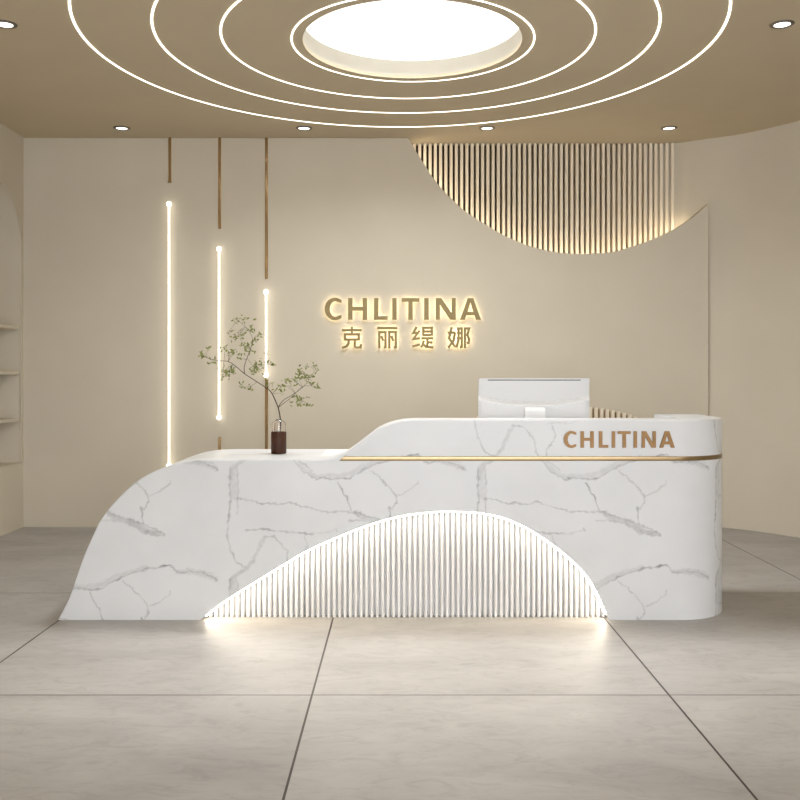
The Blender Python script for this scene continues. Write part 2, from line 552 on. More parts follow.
# ------------------------------------------------------------------ wall tube lights
tubes = [(169, 138.5, 183, 204, 465.5, None, 'leftmost brass wall light, its glowing tube the longest of the three'),
         (219, 138.5, 229, 249, 417.5, (437, 526), 'middle brass wall light, glowing tube ending above a short brass strip'),
         (266, 138.5, 279, 292, 375, (379, 526), 'rightmost brass wall light with the shortest tube, behind the vase branch')]
for px, ya, yb, ta, tb, low, lab in tubes:
    DT = DB - 0.035
    x = PX(px, DT)
    rt = empty('wall_light', (x, DB, 0))
    bm = bmesh.new(); add_box(bm, (-0.0125, -0.012, PZ(yb, DB)), (0.0125, 0, CEIL - 0.001), 0.003)
    tag(bmobj('brass_strip', bm, 'brass', rt), 'upper brass strip')
    if low:
        bm = bmesh.new(); add_box(bm, (-0.0125, -0.012, 0.002), (0.0125, 0, PZ(low[0], DB)), 0.003)
        tag(bmobj('brass_strip', bm, 'brass', rt), 'lower brass strip')
    za, zb = PZ(ta, DT), PZ(tb, DT)
    bm = bmesh.new(); add_tube(bm, [(0, -0.035, zb), (0, -0.035, za)], 0.0075, 16)
    bmobj('light_tube', bm, 'tube', rt, smooth=True)
    for z in (za, zb):
        bm = bmesh.new(); bmesh.ops.create_uvsphere(bm, u_segments=20, v_segments=14, radius=0.021)
        for v in bm.verts: v.co += Vector((0, -0.035, z))
        eb = bmobj('end_ball', bm, 'tube', rt, smooth=True)
        bm = bmesh.new(); add_tube(bm, [(0, 0, z), (0, -0.012, z)], 0.01, 12)
        bmobj('wall_mount', bm, 'brass', eb)
    tag(rt, lab, 'wall light', 'brass tube wall lights')

# ------------------------------------------------------------------ lettering
# glyph contours in a cap-height box (height 1), widths as measured
def glyph(ch, w, s):
    if ch == 'I': return [[(0, 0), (w, 0), (w, 1), (0, 1)]]
    if ch == 'H':
        return [[(0, 0), (s, 0), (s, .42), (w - s, .42), (w - s, 0), (w, 0), (w, 1), (w - s, 1), (w - s, .60), (s, .60), (s, 1), (0, 1)]]
    if ch == 'L': return [[(0, 0), (w, 0), (w, .17), (s, .17), (s, 1), (0, 1)]]
    if ch == 'T':
        c = w / 2
        return [[(c - s / 2, 0), (c + s / 2, 0), (c + s / 2, .83), (w, .83), (w, 1), (0, 1), (0, .83), (c - s / 2, .83)]]
    if ch == 'N':
        k = s * 1.22
        return [[(0, 0), (s * .92, 0), (s * .92, .70), (w - k, 0), (w, 0), (w, 1), (w - s * .92, 1), (w - s * .92, .32), (k, 1), (0, 1)]]
    if ch == 'A':
        c = w / 2; k = s * 1.08
        return [[(0, 0), (k, 0), (k + .075 * w, .21), (w - k - .075 * w, .21), (w - k, 0), (w, 0), (c + s * .62, 1), (c - s * .62, 1)],
                [(k + .135 * w, .37), (c, .80), (w - k - .135 * w, .37)]]
    if ch == 'C':
        out, inn = [], []
        rx, ry = w * 0.56, 0.52
        cx, cy = rx, 0.5
        a0, a1 = math.radians(54), math.radians(306)
        for k in range(33):
            a = a0 + (a1 - a0) * k / 32
            out.append((cx + rx * math.cos(a), cy + ry * math.sin(a)))
        for k in range(33):
            a = a1 - (a1 - a0) * k / 32
            inn.append((cx + .03 * w + (rx - s * 1.02) * math.cos(a), cy + (ry - .165) * math.sin(a)))
        mx = max(p[0] for p in out)
        # squared terminals
        out[0] = (w * .93, out[0][1]); out[-1] = (w * .93, out[-1][1])
        inn[0] = (w * .93, inn[0][1] + .01); inn[-1] = (w * .93, inn[-1][1] - .01)
        return [out + inn]


def curve_mesh(cu, offset, extrude, bevel=0.0):
    cu.offset = offset; cu.extrude = extrude; cu.bevel_depth = bevel; cu.bevel_resolution = 1
    o = bpy.data.objects.new('t', cu); COL.objects.link(o)
    dg = bpy.context.evaluated_depsgraph_get()
    me = bpy.data.meshes.new_from_object(o.evaluated_get(dg), depsgraph=dg)
    bpy.data.objects.remove(o)
    R = np.array([[1, 0, 0], [0, 0, -1], [0, 1, 0]], float)      # stand it upright, face to -Y
    n = len(me.vertices); co = np.empty(n * 3); me.vertices.foreach_get('co', co)
    me.vertices.foreach_set('co', (co.reshape(-1, 3) @ R.T).ravel())
    me.update()
    return me


def poly_curve(contours, h):
    cu = bpy.data.curves.new('g', 'CURVE'); cu.dimensions = '2D'; cu.fill_mode = 'BOTH'
    for c in contours:
        sp = cu.splines.new('POLY'); sp.points.add(len(c) - 1)
        for p, (x, y) in zip(sp.points, c): p.co = (x * h, y * h, 0, 1)
        sp.use_cyclic_u = True
    return cu


def put(me, name, mat, parent, x, y, z, lab=None):
    me.materials.clear(); me.materials.append(M[mat]); me.name = name
    o = bpy.data.objects.new(name, me); o.location = (x, y, z)
    link(o, parent)
    if lab: o['label'] = lab
    return o


def word(parent, base, letters, d, y_top, y_bot, stroke_px, mat, thick, gap, halo):
    h = (y_bot - y_top) / F * d
    z = PZ(y_bot, d)
    for ch, xa, xb in letters:
        w = (xb - xa) / (y_bot - y_top)
        s = stroke_px / (y_bot - y_top)
        g = glyph(ch, w, s)
        x = PX(xa, d) - base[0]
        me = curve_mesh(poly_curve(g, h), 0, thick / 2)
        o = put(me, 'letter', mat, parent, x, d + thick / 2 - base[1], z - base[2])
        if halo:
            me = curve_mesh(poly_curve(g, h), -0.003, 0.002)
            put(me, 'backlight', 'halo', o, 0, thick / 2 + 0.0025, 0)


k1 = 4.706
WL = [(c, 320 + a / k1, 320 + b / k1) for c, a, b in (('C', 22, 107), ('H', 132, 222), ('L', 254, 319), ('I', 340, 361),
      ('T', 384, 468), ('I', 490, 512), ('N', 545, 639), ('A', 659, 758))]
DLET = DB - 0.042
rt = empty('latin_wall_sign', (PX(402, DLET), DB, PZ(320, DLET)))
word(rt, rt.location, WL, DLET, 298.0, 319.8, 4.5, 'goldletter', 0.018, 0, True)
tag(rt, 'backlit gold CHLITINA lettering on the beige back wall', 'sign')

rt = empty('chinese_wall_sign', (PX(405, DLET), DB, PZ(348.5, DLET)))
HAN = {
 'ke': [[(4, 84), (96, 84)], [(50, 100), (50, 66)], [(18, 36), (18, 65), (82, 65), (82, 36)], [(18, 41), (82, 41)],
        [(37, 41), (34, 22), (25, 10), (4, 3)], [(64, 41), (64, 10), (69, 5), (90, 5), (93, 20)]],
 'li': [[(2, 94), (98, 94)], [(12, 0), (12, 75), (42, 75), (42, 6), (33, 5)], [(22, 58), (31, 34)],
        [(60, 0), (60, 75), (91, 75), (91, 6), (81, 5)], [(70, 58), (79, 34)]],
 'ti': [[(23, 99), (7, 71), (25, 73)], [(36, 82), (8, 43), (38, 48)], [(3, 9), (38, 19)],
        [(53, 58), (53, 95), (91, 95), (91, 58)], [(53, 78), (91, 78)], [(53, 62), (91, 62)], [(44, 47), (98, 47)],
        [(71, 47), (71, 8)], [(71, 28), (93, 28)], [(55, 37), (51, 19), (42, 4)], [(52, 21), (65, 8), (98, 5)]],
 'na': [[(20, 98), (8, 47), (36, 8)], [(35, 73), (28, 36), (4, 4)], [(1, 73), (37, 73)],
        [(43, 92), (65, 92), (65, 8), (56, 6)], [(42, 70), (65, 70)], [(42, 47), (65, 47)], [(51, 92), (51, 40), (41, 3)],
        [(79, 0), (79, 92), (98, 92), (90, 62), (98, 42), (95, 26), (86, 25)]]}


def stroke_mesh(strokes, sx_, sz_, wid, thick):
    """flat strokes of even width, mitred at the bends, standing in the XZ plane"""
    bm = bmesh.new()
    for n_, st in enumerate(strokes):
        dy_ = 0.0006 * n_
        P_ = [Vector((a * sx_, b * sz_)) for a, b in st]
        L_, R_ = [], []
        for i, p in enumerate(P_):
            d1 = (p - P_[i - 1]).normalized() if i > 0 else None
            d2 = (P_[i + 1] - p).normalized() if i < len(P_) - 1 else None
            d1 = d1 or d2; d2 = d2 or d1
            n1 = Vector((-d1.y, d1.x)); n2 = Vector((-d2.y, d2.x))
            m = (n1 + n2).normalized(); k = min(1 / max(m.dot(n1), 0.4), 2.0)
            L_.append(p + m * k * wid / 2); R_.append(p - m * k * wid / 2)
        for i in range(len(P_) - 1):
            qd = [L_[i], L_[i + 1], R_[i + 1], R_[i]]
            f = [bm.verts.new((v.x, -thick / 2 - dy_, v.y)) for v in qd]; k = [bm.verts.new((v.x, thick / 2 - (dy_ if thick > 0.01 else 0.0), v.y)) for v in qd]
            bm.faces.new(f); bm.faces.new(k[::-1])
            for j in range(4): bm.faces.new((f[j], k[j], k[(j + 1) % 4], f[(j + 1) % 4]))
    bmesh.ops.recalc_face_normals(bm, faces=bm.faces[:])
    me = bpy.data.meshes.new('strokes'); bm.to_mesh(me); bm.free()
    return me


for ch, xa, xb in (('ke', 341, 362.6), ('li', 376.8, 397.6), ('ti', 411.6, 433.8), ('na', 447.3, 469.6)):
    H = 21.8 / F * DLET / 100; W = (xb - xa) / F * DLET / 100
    o = put(stroke_mesh(HAN[ch], W, H, 0.0205, 0.018), 'character', 'goldletter', rt, PX(xa, DLET) - rt.location[0], DLET + 0.009 - DB, 0)
    put(stroke_mesh(HAN[ch], W, H, 0.014, 0.004), 'backlight', 'halo', o, 0, 0.009 + 0.0025, 0)
tag(rt, 'backlit gold Chinese characters on the back wall beneath the Latin lettering', 'sign')

# ------------------------------------------------------------------ reception desk
PXM = D0 / F
desk = empty('reception_desk', (0, D0 + 0.3, 0))
DX, DY = 0.0, D0 + 0.3
YBK = 5.60
RC, XCR = 0.31, 1.488
XLFT = PX(58, D0)
prof_px = [(58, 620.9), (64, 608.5), (70, 596), (76, 578.5), (84, 556), (92, 537.5), (100, 521), (109, 508.8), (122, 494.3), (136.4, 481.6), (152.6, 472.2),
           (168.7, 465.6), (182, 462.0), (199, 460.0), (215, 459.5), (312, 459.5), (328, 458.5), (342, 454.8), (355, 446.3), (368, 436.2),
           (380, 427.8), (393, 422.6), (406, 420.2), (418, 419.7), (722, 419.7), (760, 419.7)]
topz = pchip([PX(a, D0) for a, b in prof_px], [max(0.0, PZ(b, D0)) for a, b in prof_px])
arch_px = [(200, 620.4), (220, 604.2), (240, 591), (260, 578.7), (280, 566.4), (309, 549.5), (336, 537.5), (360, 527.8), (390, 518.3), (420, 512.9),
           (445, 511.3), (472, 512), (499, 516.3), (520, 524.3), (541, 536.3), (562, 551.6), (580, 568), (592, 583.3), (601, 601), (609, 620.4)]
archz = pchip([PX(a, D0) for a, b in arch_px], [max(0.0, PZ(b, D0)) for a, b in arch_px])
AX0, AX1 = PX(200, D0), PX(609, D0)
XS0 = PX(318, D0)                      # where the raised screen starts
S_ARC = XCR - XLFT
S_SIDE = S_ARC + RC * PI / 2
S_END = S_SIDE + (YBK - (D0 + RC))


def outer(s, off=0.0):
    """point on the desk's outer line at arc length s from the left end, moved inwards by off"""
    if s <= S_ARC: return XLFT + s, D0 + off
    if s <= S_SIDE:
        a = (s - S_ARC) / RC
        return XCR + (RC - off) * math.sin(a), D0 + RC - (RC - off) * math.cos(a)
    return XCR + RC - off, D0 + RC + (s - S_SIDE)


def screen_off(s):
    return 0.19 if s < S_ARC else (0.19 + 0.07 * min((s - S_ARC) / (S_SIDE - S_ARC), 1))


# veins: strokes (x, y, half width, strength) in pixels of one slab, repeating 248 x 110.5
VE = []
def vein(pts, w, s, jit=1.0): VE.append((pts, w, s, jit))
vein([(72, 588), (85, 589.5), (101.6, 589.2), (113, 581.5), (129.4, 574), (148, 568.4), (161.8, 566.8), (170, 565), (175.7, 570.7), (180.3, 573.7), (189.6, 570.7), (203.5, 573), (217.3, 580)], 0.8, 0.52)
vein([(73, 587), (92, 586.5), (104, 583.5), (116, 577), (132, 571.5), (146, 568)], 2.6, 0.26)
vein([(160, 566.6), (170, 565.3)], 1.2, 0.6)
vein([(178, 572), (190, 571.5), (203, 574.5), (216, 579)], 2.4, 0.30)
vein([(186, 569), (198, 569.5), (214, 573.5)], 0.7, 0.25)
vein([(90, 592.7), (94.7, 602), (99.3, 609), (102.3, 620.5)], 0.8, 0.6)
vein([(107, 511.7), (115.5, 515), (131.7, 520), (143.3, 524.5), (152.6, 528), (165.3, 535)], 0.7, 0.5, 0.5)
vein([(109, 513.5), (118, 518.5), (130, 521.5)], 2.8, 0.36, 0.5)
vein([(130, 521.5), (140, 527), (147, 531)], 3.4, 0.40, 0.5)
vein([(145, 531), (152, 532.5), (158, 533.5)], 2.4, 0.52, 0.5)
vein([(100, 521), (113, 520.5), (128, 523.5), (138, 529), (143.3, 534), (153, 535), (165, 535)], 0.7, 0.35, 0.5)
vein([(237, 499), (243, 499), (262, 503.7), (268, 502.5), (278, 504.5), (289.5, 501.8), (301, 506), (313, 509), (322, 511.8), (336, 511.8), (351, 511.6), (356, 512)], 0.7, 0.40)
vein([(262, 503.5), (268, 502.7), (276, 504)], 1.1, 0.35)
vein([(345, 511.8), (355, 513), (359, 516)], 0.9, 0.4)
vein([(234, 466), (233.8, 480), (234, 497)], 3.3, 0.22)
vein([(230.3, 468), (229.8, 482), (230.6, 495), (229.8, 507), (228.8, 519.4), (226.9, 532.5), (230.6, 549.4), (236.3, 562.5), (247.5, 568)], 0.8, 0.46)
vein([(243.8, 461), (236.5, 466), (238.3, 480), (238, 498.8), (237, 513.8)], 0.8, 0.36)
vein([(230.6, 505), (228.5, 522)], 1.4, 0.26)
vein([(230.6, 589), (232, 580), (240, 572.5), (247.5, 568), (253, 560.7), (258, 550), (264.4, 537)], 1.9, 0.28)
vein([(230.6, 591), (231.5, 577.5), (247.5, 567), (253, 560.7)], 0.7, 0.26)
vein([(264.4, 536.5), (273.8, 536.3), (281.3, 543.8), (287.4, 552), (287.3, 562), (295.3, 573), (303, 581.6), (316.6, 590.4), (322, 589)], 0.8, 0.40)
vein([(298, 574), (306, 582), (317, 587.5)], 2.0, 0.24)
vein([(304, 536.6), (307.2, 545.5), (305, 552), (297.4, 561.3), (300, 572), (312.7, 581.5)], 0.8, 0.38)
vein([(245.6, 530.7), (254, 529.5), (260.6, 528.4), (273.8, 530.7), (290.7, 532.5), (313, 534)], 0.8, 0.45, 0.5)
vein([(258, 529), (274, 531)], 1.3, 0.35)
vein([(300, 533.8), (322, 533.5), (337, 530)], 0.6, 0.2)
vein([(336, 528), (337, 532)], 0.8, 0.4)
vein([(122.5, 581), (131.7, 588), (140, 597), (148, 605.4), (148, 613.5), (143.3, 620.5), (141.5, 508 + 110.5)], 0.7, 0.42)
vein([(141, 507), (142, 515), (143.3, 524)], 0.9, 0.55)
vein([(170, 591.5), (169, 595), (159.5, 602), (150, 606)], 0.75, 0.34)


def vein_field(U, Vv):
    """darkness of the stone at pixel coordinates (front plane units)"""
    out = np.zeros_like(U)
    # gentle wobble so that strokes look torn rather than ruled
    W1 = 1.0 * np.sin(U * 0.61 + 1.7 * np.sin(Vv * 0.33)) + 0.7 * np.sin(U * 1.37 - Vv * 0.8 + 1.1)
    W2 = 1.0 * np.sin(Vv * 0.57 + 1.5 * np.sin(U * 0.29)) + 0.7 * np.sin(Vv * 1.21 + U * 0.9)
    Uw = U + 0.55 * W1; Vw = Vv + 0.55 * W2
    tex = 0.78 + 0.22 * np.sin(U * 0.41 + 2.2 * np.sin(Vv * 0.27)) * np.sin(Vv * 0.5 + 1.9 * np.sin(U * 0.21))
    lo = 0.80 + 0.32 * np.sin(U * 0.23 + 1.3 * np.sin(Vv * 0.19)) * np.sin(Vv * 0.27 + 1.1 + 1.4 * np.sin(U * 0.11))
    for pts, w, s, jit in VE:
        flag = jit < 0.9
        xs_ = [p[0] for p in pts]; ys_ = [p[1] for p in pts]
        for i in range(-2, 5):
            for j in ((0,) if flag else range(-4, 4)):
                dx, dy = i * 248.0, j * 110.5
                m = 6
                sel = (Uw > min(xs_) + dx - m) & (Uw < max(xs_) + dx + m) & (Vw > min(ys_) + dy - m) & (Vw < max(ys_) + dy + m)
                if not sel.any(): continue
                u = Uw[sel]; v = Vw[sel]
                dmin = np.full(u.shape, 1e9)
                for (ax, ay), (bx, by) in zip(pts[:-1], pts[1:]):
                    ax, ay, bx, by = ax + dx, ay + dy, bx + dx, by + dy
                    L2 = (bx - ax) ** 2 + (by - ay) ** 2 + 1e-9
                    t = np.clip(((u - ax) * (bx - ax) + (v - ay) * (by - ay)) / L2, 0, 1)
                    dmin = np.minimum(dmin, np.hypot(u - ax - t * (bx - ax), v - ay - t * (by - ay)))
                if w > 1.5: k = s * 0.92 * np.clip((w + 1.0 - dmin) / (0.55 * w + 0.6), 0, 1) * tex[sel]
                else: k = s * 1.2 * np.clip((w * 0.55 + 0.72 - dmin) / 1.0, 0, 1) * lo[sel]
                o = out[sel]
                out[sel] = np.maximum(o, k) + 0.35 * np.minimum(o, k)
    return np.clip(out, 0, 0.9)


CH = 0.007                                     # polished chamfer along the top edge
NR_ = 210
s_cols = np.concatenate([np.arange(0, S_ARC, 0.0042), np.linspace(S_ARC, S_SIDE, 110)[:-1], np.linspace(S_SIDE, S_END, 40)])
cols_x = np.array([outer(s)[0] for s in s_cols]); cols_y = np.array([outer(s)[1] for s in s_cols])
flat_x = XLFT + s_cols                          # unrolled front coordinate
zt = np.maximum(topz(np.minimum(flat_x, PX(722, D0))), 0.001)
zb = np.where((flat_x > AX0) & (flat_x < AX1), archz(np.clip(flat_x, AX0, AX1)), 0.0)
T = np.linspace(0, 1, NR_)
Zg = zb[:, None] + (np.maximum(zt - CH * np.minimum(1, zt / 0.05), zb + 1e-4) - zb)[:, None] * T[None, :]
Xg = np.repeat(cols_x[:, None], NR_, 1); Yg = np.repeat(cols_y[:, None], NR_, 1)
U = 400 + (np.repeat(flat_x[:, None], NR_, 1)) / PXM
Vv = HOR - (Zg - EYE) / PXM
field = vein_field(U, Vv)
nc = len(s_cols)
co = np.stack([Xg - DX, Yg - DY, Zg], -1).reshape(-1, 3)
idx = np.arange(nc * NR_).reshape(nc, NR_)
faces = np.stack([idx[:-1, :-1], idx[1:, :-1], idx[1:, 1:], idx[:-1, 1:]], -1).reshape(-1, 4)
extra_v, extra_f = [], []
base = nc * NR_


def ev(x, y, z):
    extra_v.append((x - DX, y - DY, z)); return base + len(extra_v) - 1


prev = None
for c in range(nc):
    s = s_cols[c]; z = float(zt[c]); x = flat_x[c]
    o1 = outer(s, CH * 0.8 if z > 0.03 else 0.0005)
    low = x < XS0
    off = (YBK - D0) if low else screen_off(s)
    o2 = outer(s, off)
    zin = 0.0 if low else 0.8515
    cur = (int(idx[c, -1]), ev(o1[0], o1[1], z), ev(o2[0], o2[1], z), ev(o2[0], o2[1], min(zin, z)), low)
    if prev is not None:
        extra_f.append((prev[0], cur[0], cur[1], prev[1]))
        if prev[4] == cur[4]:
            extra_f.append((prev[1], cur[1], cur[2], prev[2]))
            extra_f.append((prev[2], cur[2], cur[3], prev[3]))
        else:
            so = outer(s, screen_off(s))
            a = ev(XLFT + s_cols[c - 1], D0 + 0.19, float(zt[c - 1]))
            extra_f.append((prev[1], cur[1], cur[2], a))
    prev = cur
# end of the return
oA, oB = outer(S_END), outer(S_END, screen_off(S_END))
extra_f.append((ev(oA[0], oA[1], 0), ev(oB[0], oB[1], 0), ev(oB[0], oB[1], float(zt[-1])), ev(oA[0], oA[1], float(zt[-1]))))
allv = np.concatenate([co, np.array(extra_v)])
me = bpy.data.meshes.new('marble_body')
me.from_pydata(allv.tolist(), [], faces.tolist() + extra_f)
at = me.attributes.new('vein', 'FLOAT', 'POINT')
at.data.foreach_set('value', np.concatenate([field.ravel(), np.zeros(len(extra_v))]).astype(np.float32))
me.materials.append(M['marble']); me.update()
sm = np.zeros(len(me.polygons), bool); sm[:len(faces)] = True
me.polygons.foreach_set('use_smooth', sm)
bo = bpy.data.objects.new('marble_body', me); link(bo, desk)
tag(bo, 'white grey-veined marble body')

# worktop and panel on the staff side
bm = bmesh.new()
add_box(bm, (XS0 - 0.02 - DX, D0 + 0.19 + 0.0005 - DY, 0.8215), (XCR + RC - 0.26 - 0.001 - DX, YBK - DY, float(topz(PX(300, D0))) - 0.0004))
bmobj('worktop', bm, 'white', desk)
bm = bmesh.new()
add_box(bm, (XS0 - DX, YBK - 0.03 - DY, 0.002), (XCR + RC - 0.262 - DX, YBK - 0.005 - DY, 0.821))
bmobj('back_panel', bm, 'white', desk)

# arched recess: soffit, fluting, strip light
ax = np.linspace(AX0, AX1, 260)
V = []
for x in ax:
    z = float(archz(x))
    V += [(x - DX, D0 - DY, z), (x - DX, D0 + 0.102 - DY, z)]
meshobj('arch_soffit', V, grid_faces(len(ax), 2), 'flute', desk, smooth=True)
pitch = 5.45 * PXM
nsl = int((AX1 - AX0) / pitch)
V, Fq = [], []
m_ = 20
for k in range(nsl + 1):
    xa = AX0 + k * pitch
    for i in range(m_ + 1):
        t = -1 + 2 * i / m_
        x = min(xa + pitch * (0.5 + 0.5 * t), AX1)
        q_ = min(abs(t) / 0.77, 1.0)
        y = D0 + 0.094 - (0.043 * (1 - q_ ** 3) ** 0.4)
        V += [(x - DX, y - DY, 0.001), (x - DX, y - DY, max(float(archz(x)) - 0.001, 0.0012))]
tag(meshobj('fluted_panel', V, grid_faces(len(V) // 2, 2), 'flute', desk, smooth=False), 'white fluted arch panel')
rib, rbk, pts = [], [], []
for k in range(160):
    t = k / 159
    x = AX0 + 0.030 + (AX1 - AX0 - 0.042) * t
    dzdx = (float(archz(x + 0.004)) - float(archz(x - 0.004))) / 0.008
    nrm = math.hypot(1, dzdx)
    nx, nz = dzdx / nrm, -1 / nrm                      # towards the inside of the arch
    z = float(archz(x))
    for lst, sh in ((rib, 0.0), (rbk, 0.002)):
        lst.append((x + nx * 0.001 - DX, D0 + 0.001 + sh - DY, z + nz * 0.001))
        lst.append((x + nx * 0.0065 - DX, D0 + 0.015 + sh - DY, z + nz * 0.0065))
    pts.append((x + nx * 0.006 - DX, D0 + 0.030 - DY, z + nz * 0.006))
tag(meshobj('light_strip', rib, grid_faces(160, 2), 'led', desk, smooth=True), 'warm glowing edge along the arch')
meshobj('strip_channel', rbk, grid_faces(160, 2), 'flute', desk, smooth=True)
bm = bmesh.new(); add_tube(bm, pts, 0.004, 8)
tag(bmobj('light_strip', bm, 'ledwash', desk, smooth=True), 'dim strip washing the fluting')

# brass inlay
sA = PX(339, D0) - XLFT
ss = np.concatenate([np.linspace(sA, S_ARC, 40), np.linspace(S_ARC, S_SIDE, 30)[1:], np.linspace(S_SIDE, S_END, 5)[1:]])
zc, hh = PZ(458.6, D0), 0.0122
V = []
pr = 8
for i, s in enumerate(ss):
    for k in range(pr + 1):
        a = -PI / 2 + PI * k / pr
        hz_ = hh
        sh = (0.014 * (-math.sin(a) - 1) * -1 if i == 0 else 0)
        x, y = outer(s + sh, -0.0016 * math.cos(a) - 0.0003)
        V.append((x - DX, y - DY, zc + hz_ * math.sin(a)))
tag(meshobj('brass_inlay', V, grid_faces(len(ss), pr + 1), 'inlay', desk, smooth=True), 'brass inlay band')

# lettering on the desk
k2 = 5.714
DLt = [(c, 550 + a / k2, 550 + b / k2) for c, a, b in (('C', 79, 156), ('H', 175, 251), ('L', 280, 334), ('I', 354, 373),
       ('T', 388, 462), ('I', 479, 498), ('N', 525, 606), ('A', 626, 714))]
word(desk, desk.location, DLt, D0 - 0.0085, 431.2, 447.8, 3.5, 'bronzeletter', 0.008, 0, False)
tag(desk, 'long white marble reception desk with a lit fluted arch and a curved left end', 'reception desk')

# ------------------------------------------------------------------ computer monitor seen from behind
MD = 5.30
mx0, mx1 = PX(479.3, MD), PX(591, MD)
mz1 = PZ(378.3, MD)
mw = mx1 - mx0
mon = empty('computer_monitor', (0.5 * (mx0 + mx1), MD + 0.06, float(topz(PX(300, D0)))))
bx, by, bz = mon.location
# shell: flat top edge, back gently bulging towards the middle
bm = bmesh.new()
hgt = mz1 - (bz + 0.055)
NX, NZ = 40, 70
def shell_y(u, v):
    """shell leans away going down, then a swooping ledge brings the lower part forward"""
    z = 0.055 + hgt * v
    zc = (PZ(404.0, MD) - bz) + ((PZ(397.5, MD) - PZ(404.0, MD))) * (2 * u - 1) ** 2
    hb2 = 0.013
    d = z - zc
    top = 0.055 + hgt
    if d >= hb2:
        t = (top - z) / max(top - zc - hb2, 1e-4)
        y = -0.022 + 0.010 * t ** 1.5
    elif d > -hb2:
        t = (hb2 - d) / (2 * hb2)
        y = -0.012 - 0.012 * (t * t * (3 - 2 * t))
    else:
        y = -0.024
    edge = min(1.0, min(u, 1 - u) / 0.03)
    return y * (0.75 + 0.25 * edge)
g = [[bm.verts.new((-mw / 2 + mw * i / NX, shell_y(i / NX, j / NZ), 0.055 + hgt * j / NZ)) for j in range(NZ + 1)] for i in range(NX + 1)]
for i in range(NX):
    for j in range(NZ): bm.faces.new((g[i][j], g[i + 1][j], g[i + 1][j + 1], g[i][j + 1]))
bk = {}
def back(i, j):
    if (i, j) not in bk:
        bk[(i, j)] = bm.verts.new((g[i][j].co.x, 0.017, g[i][j].co.z))
    return bk[(i, j)]
rim = [(i, 0) for i in range(NX)] + [(NX, j) for j in range(NZ)] + [(i, NZ) for i in range(NX, 0, -1)] + [(0, j) for j in range(NZ, 0, -1)]
for a, b in zip(rim, rim[1:] + rim[:1]):
    bm.faces.new((g[a[0]][a[1]], back(*a), back(*b), g[b[0]][b[1]]))
bm.faces.new([back(*a) for a in rim])
band = bmesh.new()  # reflection put in as paler faces along the ledge
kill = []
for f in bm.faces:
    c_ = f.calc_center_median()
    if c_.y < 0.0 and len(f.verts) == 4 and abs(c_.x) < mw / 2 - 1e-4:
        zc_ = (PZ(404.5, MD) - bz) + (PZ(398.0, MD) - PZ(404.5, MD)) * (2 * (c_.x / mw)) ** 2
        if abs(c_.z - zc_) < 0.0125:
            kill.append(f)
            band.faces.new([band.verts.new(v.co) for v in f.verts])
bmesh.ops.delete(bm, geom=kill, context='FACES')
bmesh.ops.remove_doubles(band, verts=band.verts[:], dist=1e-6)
bmobj('back_shell', bm, 'plastic', mon, smooth=False)
tag(bmobj('reflection_band', band, 'white', mon, smooth=True), 'curved band coloured paler as a reflection')
# vent slot
bm = bmesh.new()
add_box(bm, (-mw / 2 + 0.052, -0.0225, mz1 - bz - 0.0135), (mw / 2 - 0.052, -0.008, mz1 - bz - 0.0075))
tag(bmobj('vent_slot', bm, 'grey', mon), 'dark vent slot')
bm = bmesh.new()
add_box(bm, (-mw / 2 + 0.008, 0.0175, 0.10), (mw / 2 - 0.008, 0.019, 0.055 + hgt - 0.008))
bmobj('screen', bm, 'screen', mon)
# stand: bent arm and foot
sw = (PX(545, MD - 0.05) - PX(524.5, MD - 0.05)) / 2
bm = bmesh.new()
zs = PZ(407.5, MD - 0.05) - bz
arm = [(-0.026, zs), (-0.052, zs - 0.004), (-0.066, zs - 0.02), (-0.085, 0.04), (-0.10, 0.012), (-0.10, 0.0005), (0.06, 0.0005), (0.06, 0.010), (-0.07, 0.012), (-0.055, 0.05), (-0.026, zs - 0.03)]
A = [bm.verts.new((-sw, y, z)) for y, z in arm]; B = [bm.verts.new((sw, y, z)) for y, z in arm]
bm.faces.new(A); bm.faces.new(B[::-1])
for i in range(len(arm)):
    j = (i + 1) % len(arm); bm.faces.new((A[i], A[j], B[j], B[i]))
bmesh.ops.bevel(bm, geom=bm.edges[:], offset=0.003, segments=2, affect='EDGES')
bmobj('stand', bm, 'white', mon)
tag(mon, 'white computer monitor seen from behind, standing behind the desk counter', 'monitor')

# ------------------------------------------------------------------ vase and branch
VD = 5.28
vx = PX(278.8, VD)
vz = 0.8495 + 0.0025
vase = empty('flower_vase', (vx, VD, vz))
VR = 7.6 / F * VD
hb = (453.6 - 431.8) / F * VD
bm = bmesh.new()
add_lathe(bm, [(0, 0), (VR - 0.003, 0), (VR, 0.003), (VR, hb - 0.002), (VR - 0.002, hb), (VR - 0.004, hb), (VR - 0.004, 0.005), (0, 0.005)], 48)
tag(bmobj('sleeve', bm, 'leather', vase, smooth=True), 'dark brown leather sleeve')
bm = bmesh.new()
ht = (453.6 - 420.8) / F * VD
g0, th = VR - 0.0045, 0.0022
outp = [(0, 0.006), (g0, 0.007), (g0, ht - 0.016), (g0 - 0.002, ht - 0.009), (g0 - 0.010, ht - 0.002), (0.019, ht), (0.0185, ht + 0.006)]
inp = [(0.0165, ht + 0.006), (0.0165, ht - 0.002), (g0 - 0.0115, ht - 0.0045), (g0 - 0.0045, ht - 0.0105), (g0 - th, ht - 0.017), (g0 - th, 0.010), (0, 0.009)]
add_lathe(bm, outp + inp, 48)
tag(bmobj('glass_body', bm, 'glass', vase, smooth=True), 'clear glass shoulder and neck')
tag(vase, 'brown sleeved glass vase standing on the low end of the desk', 'vase')

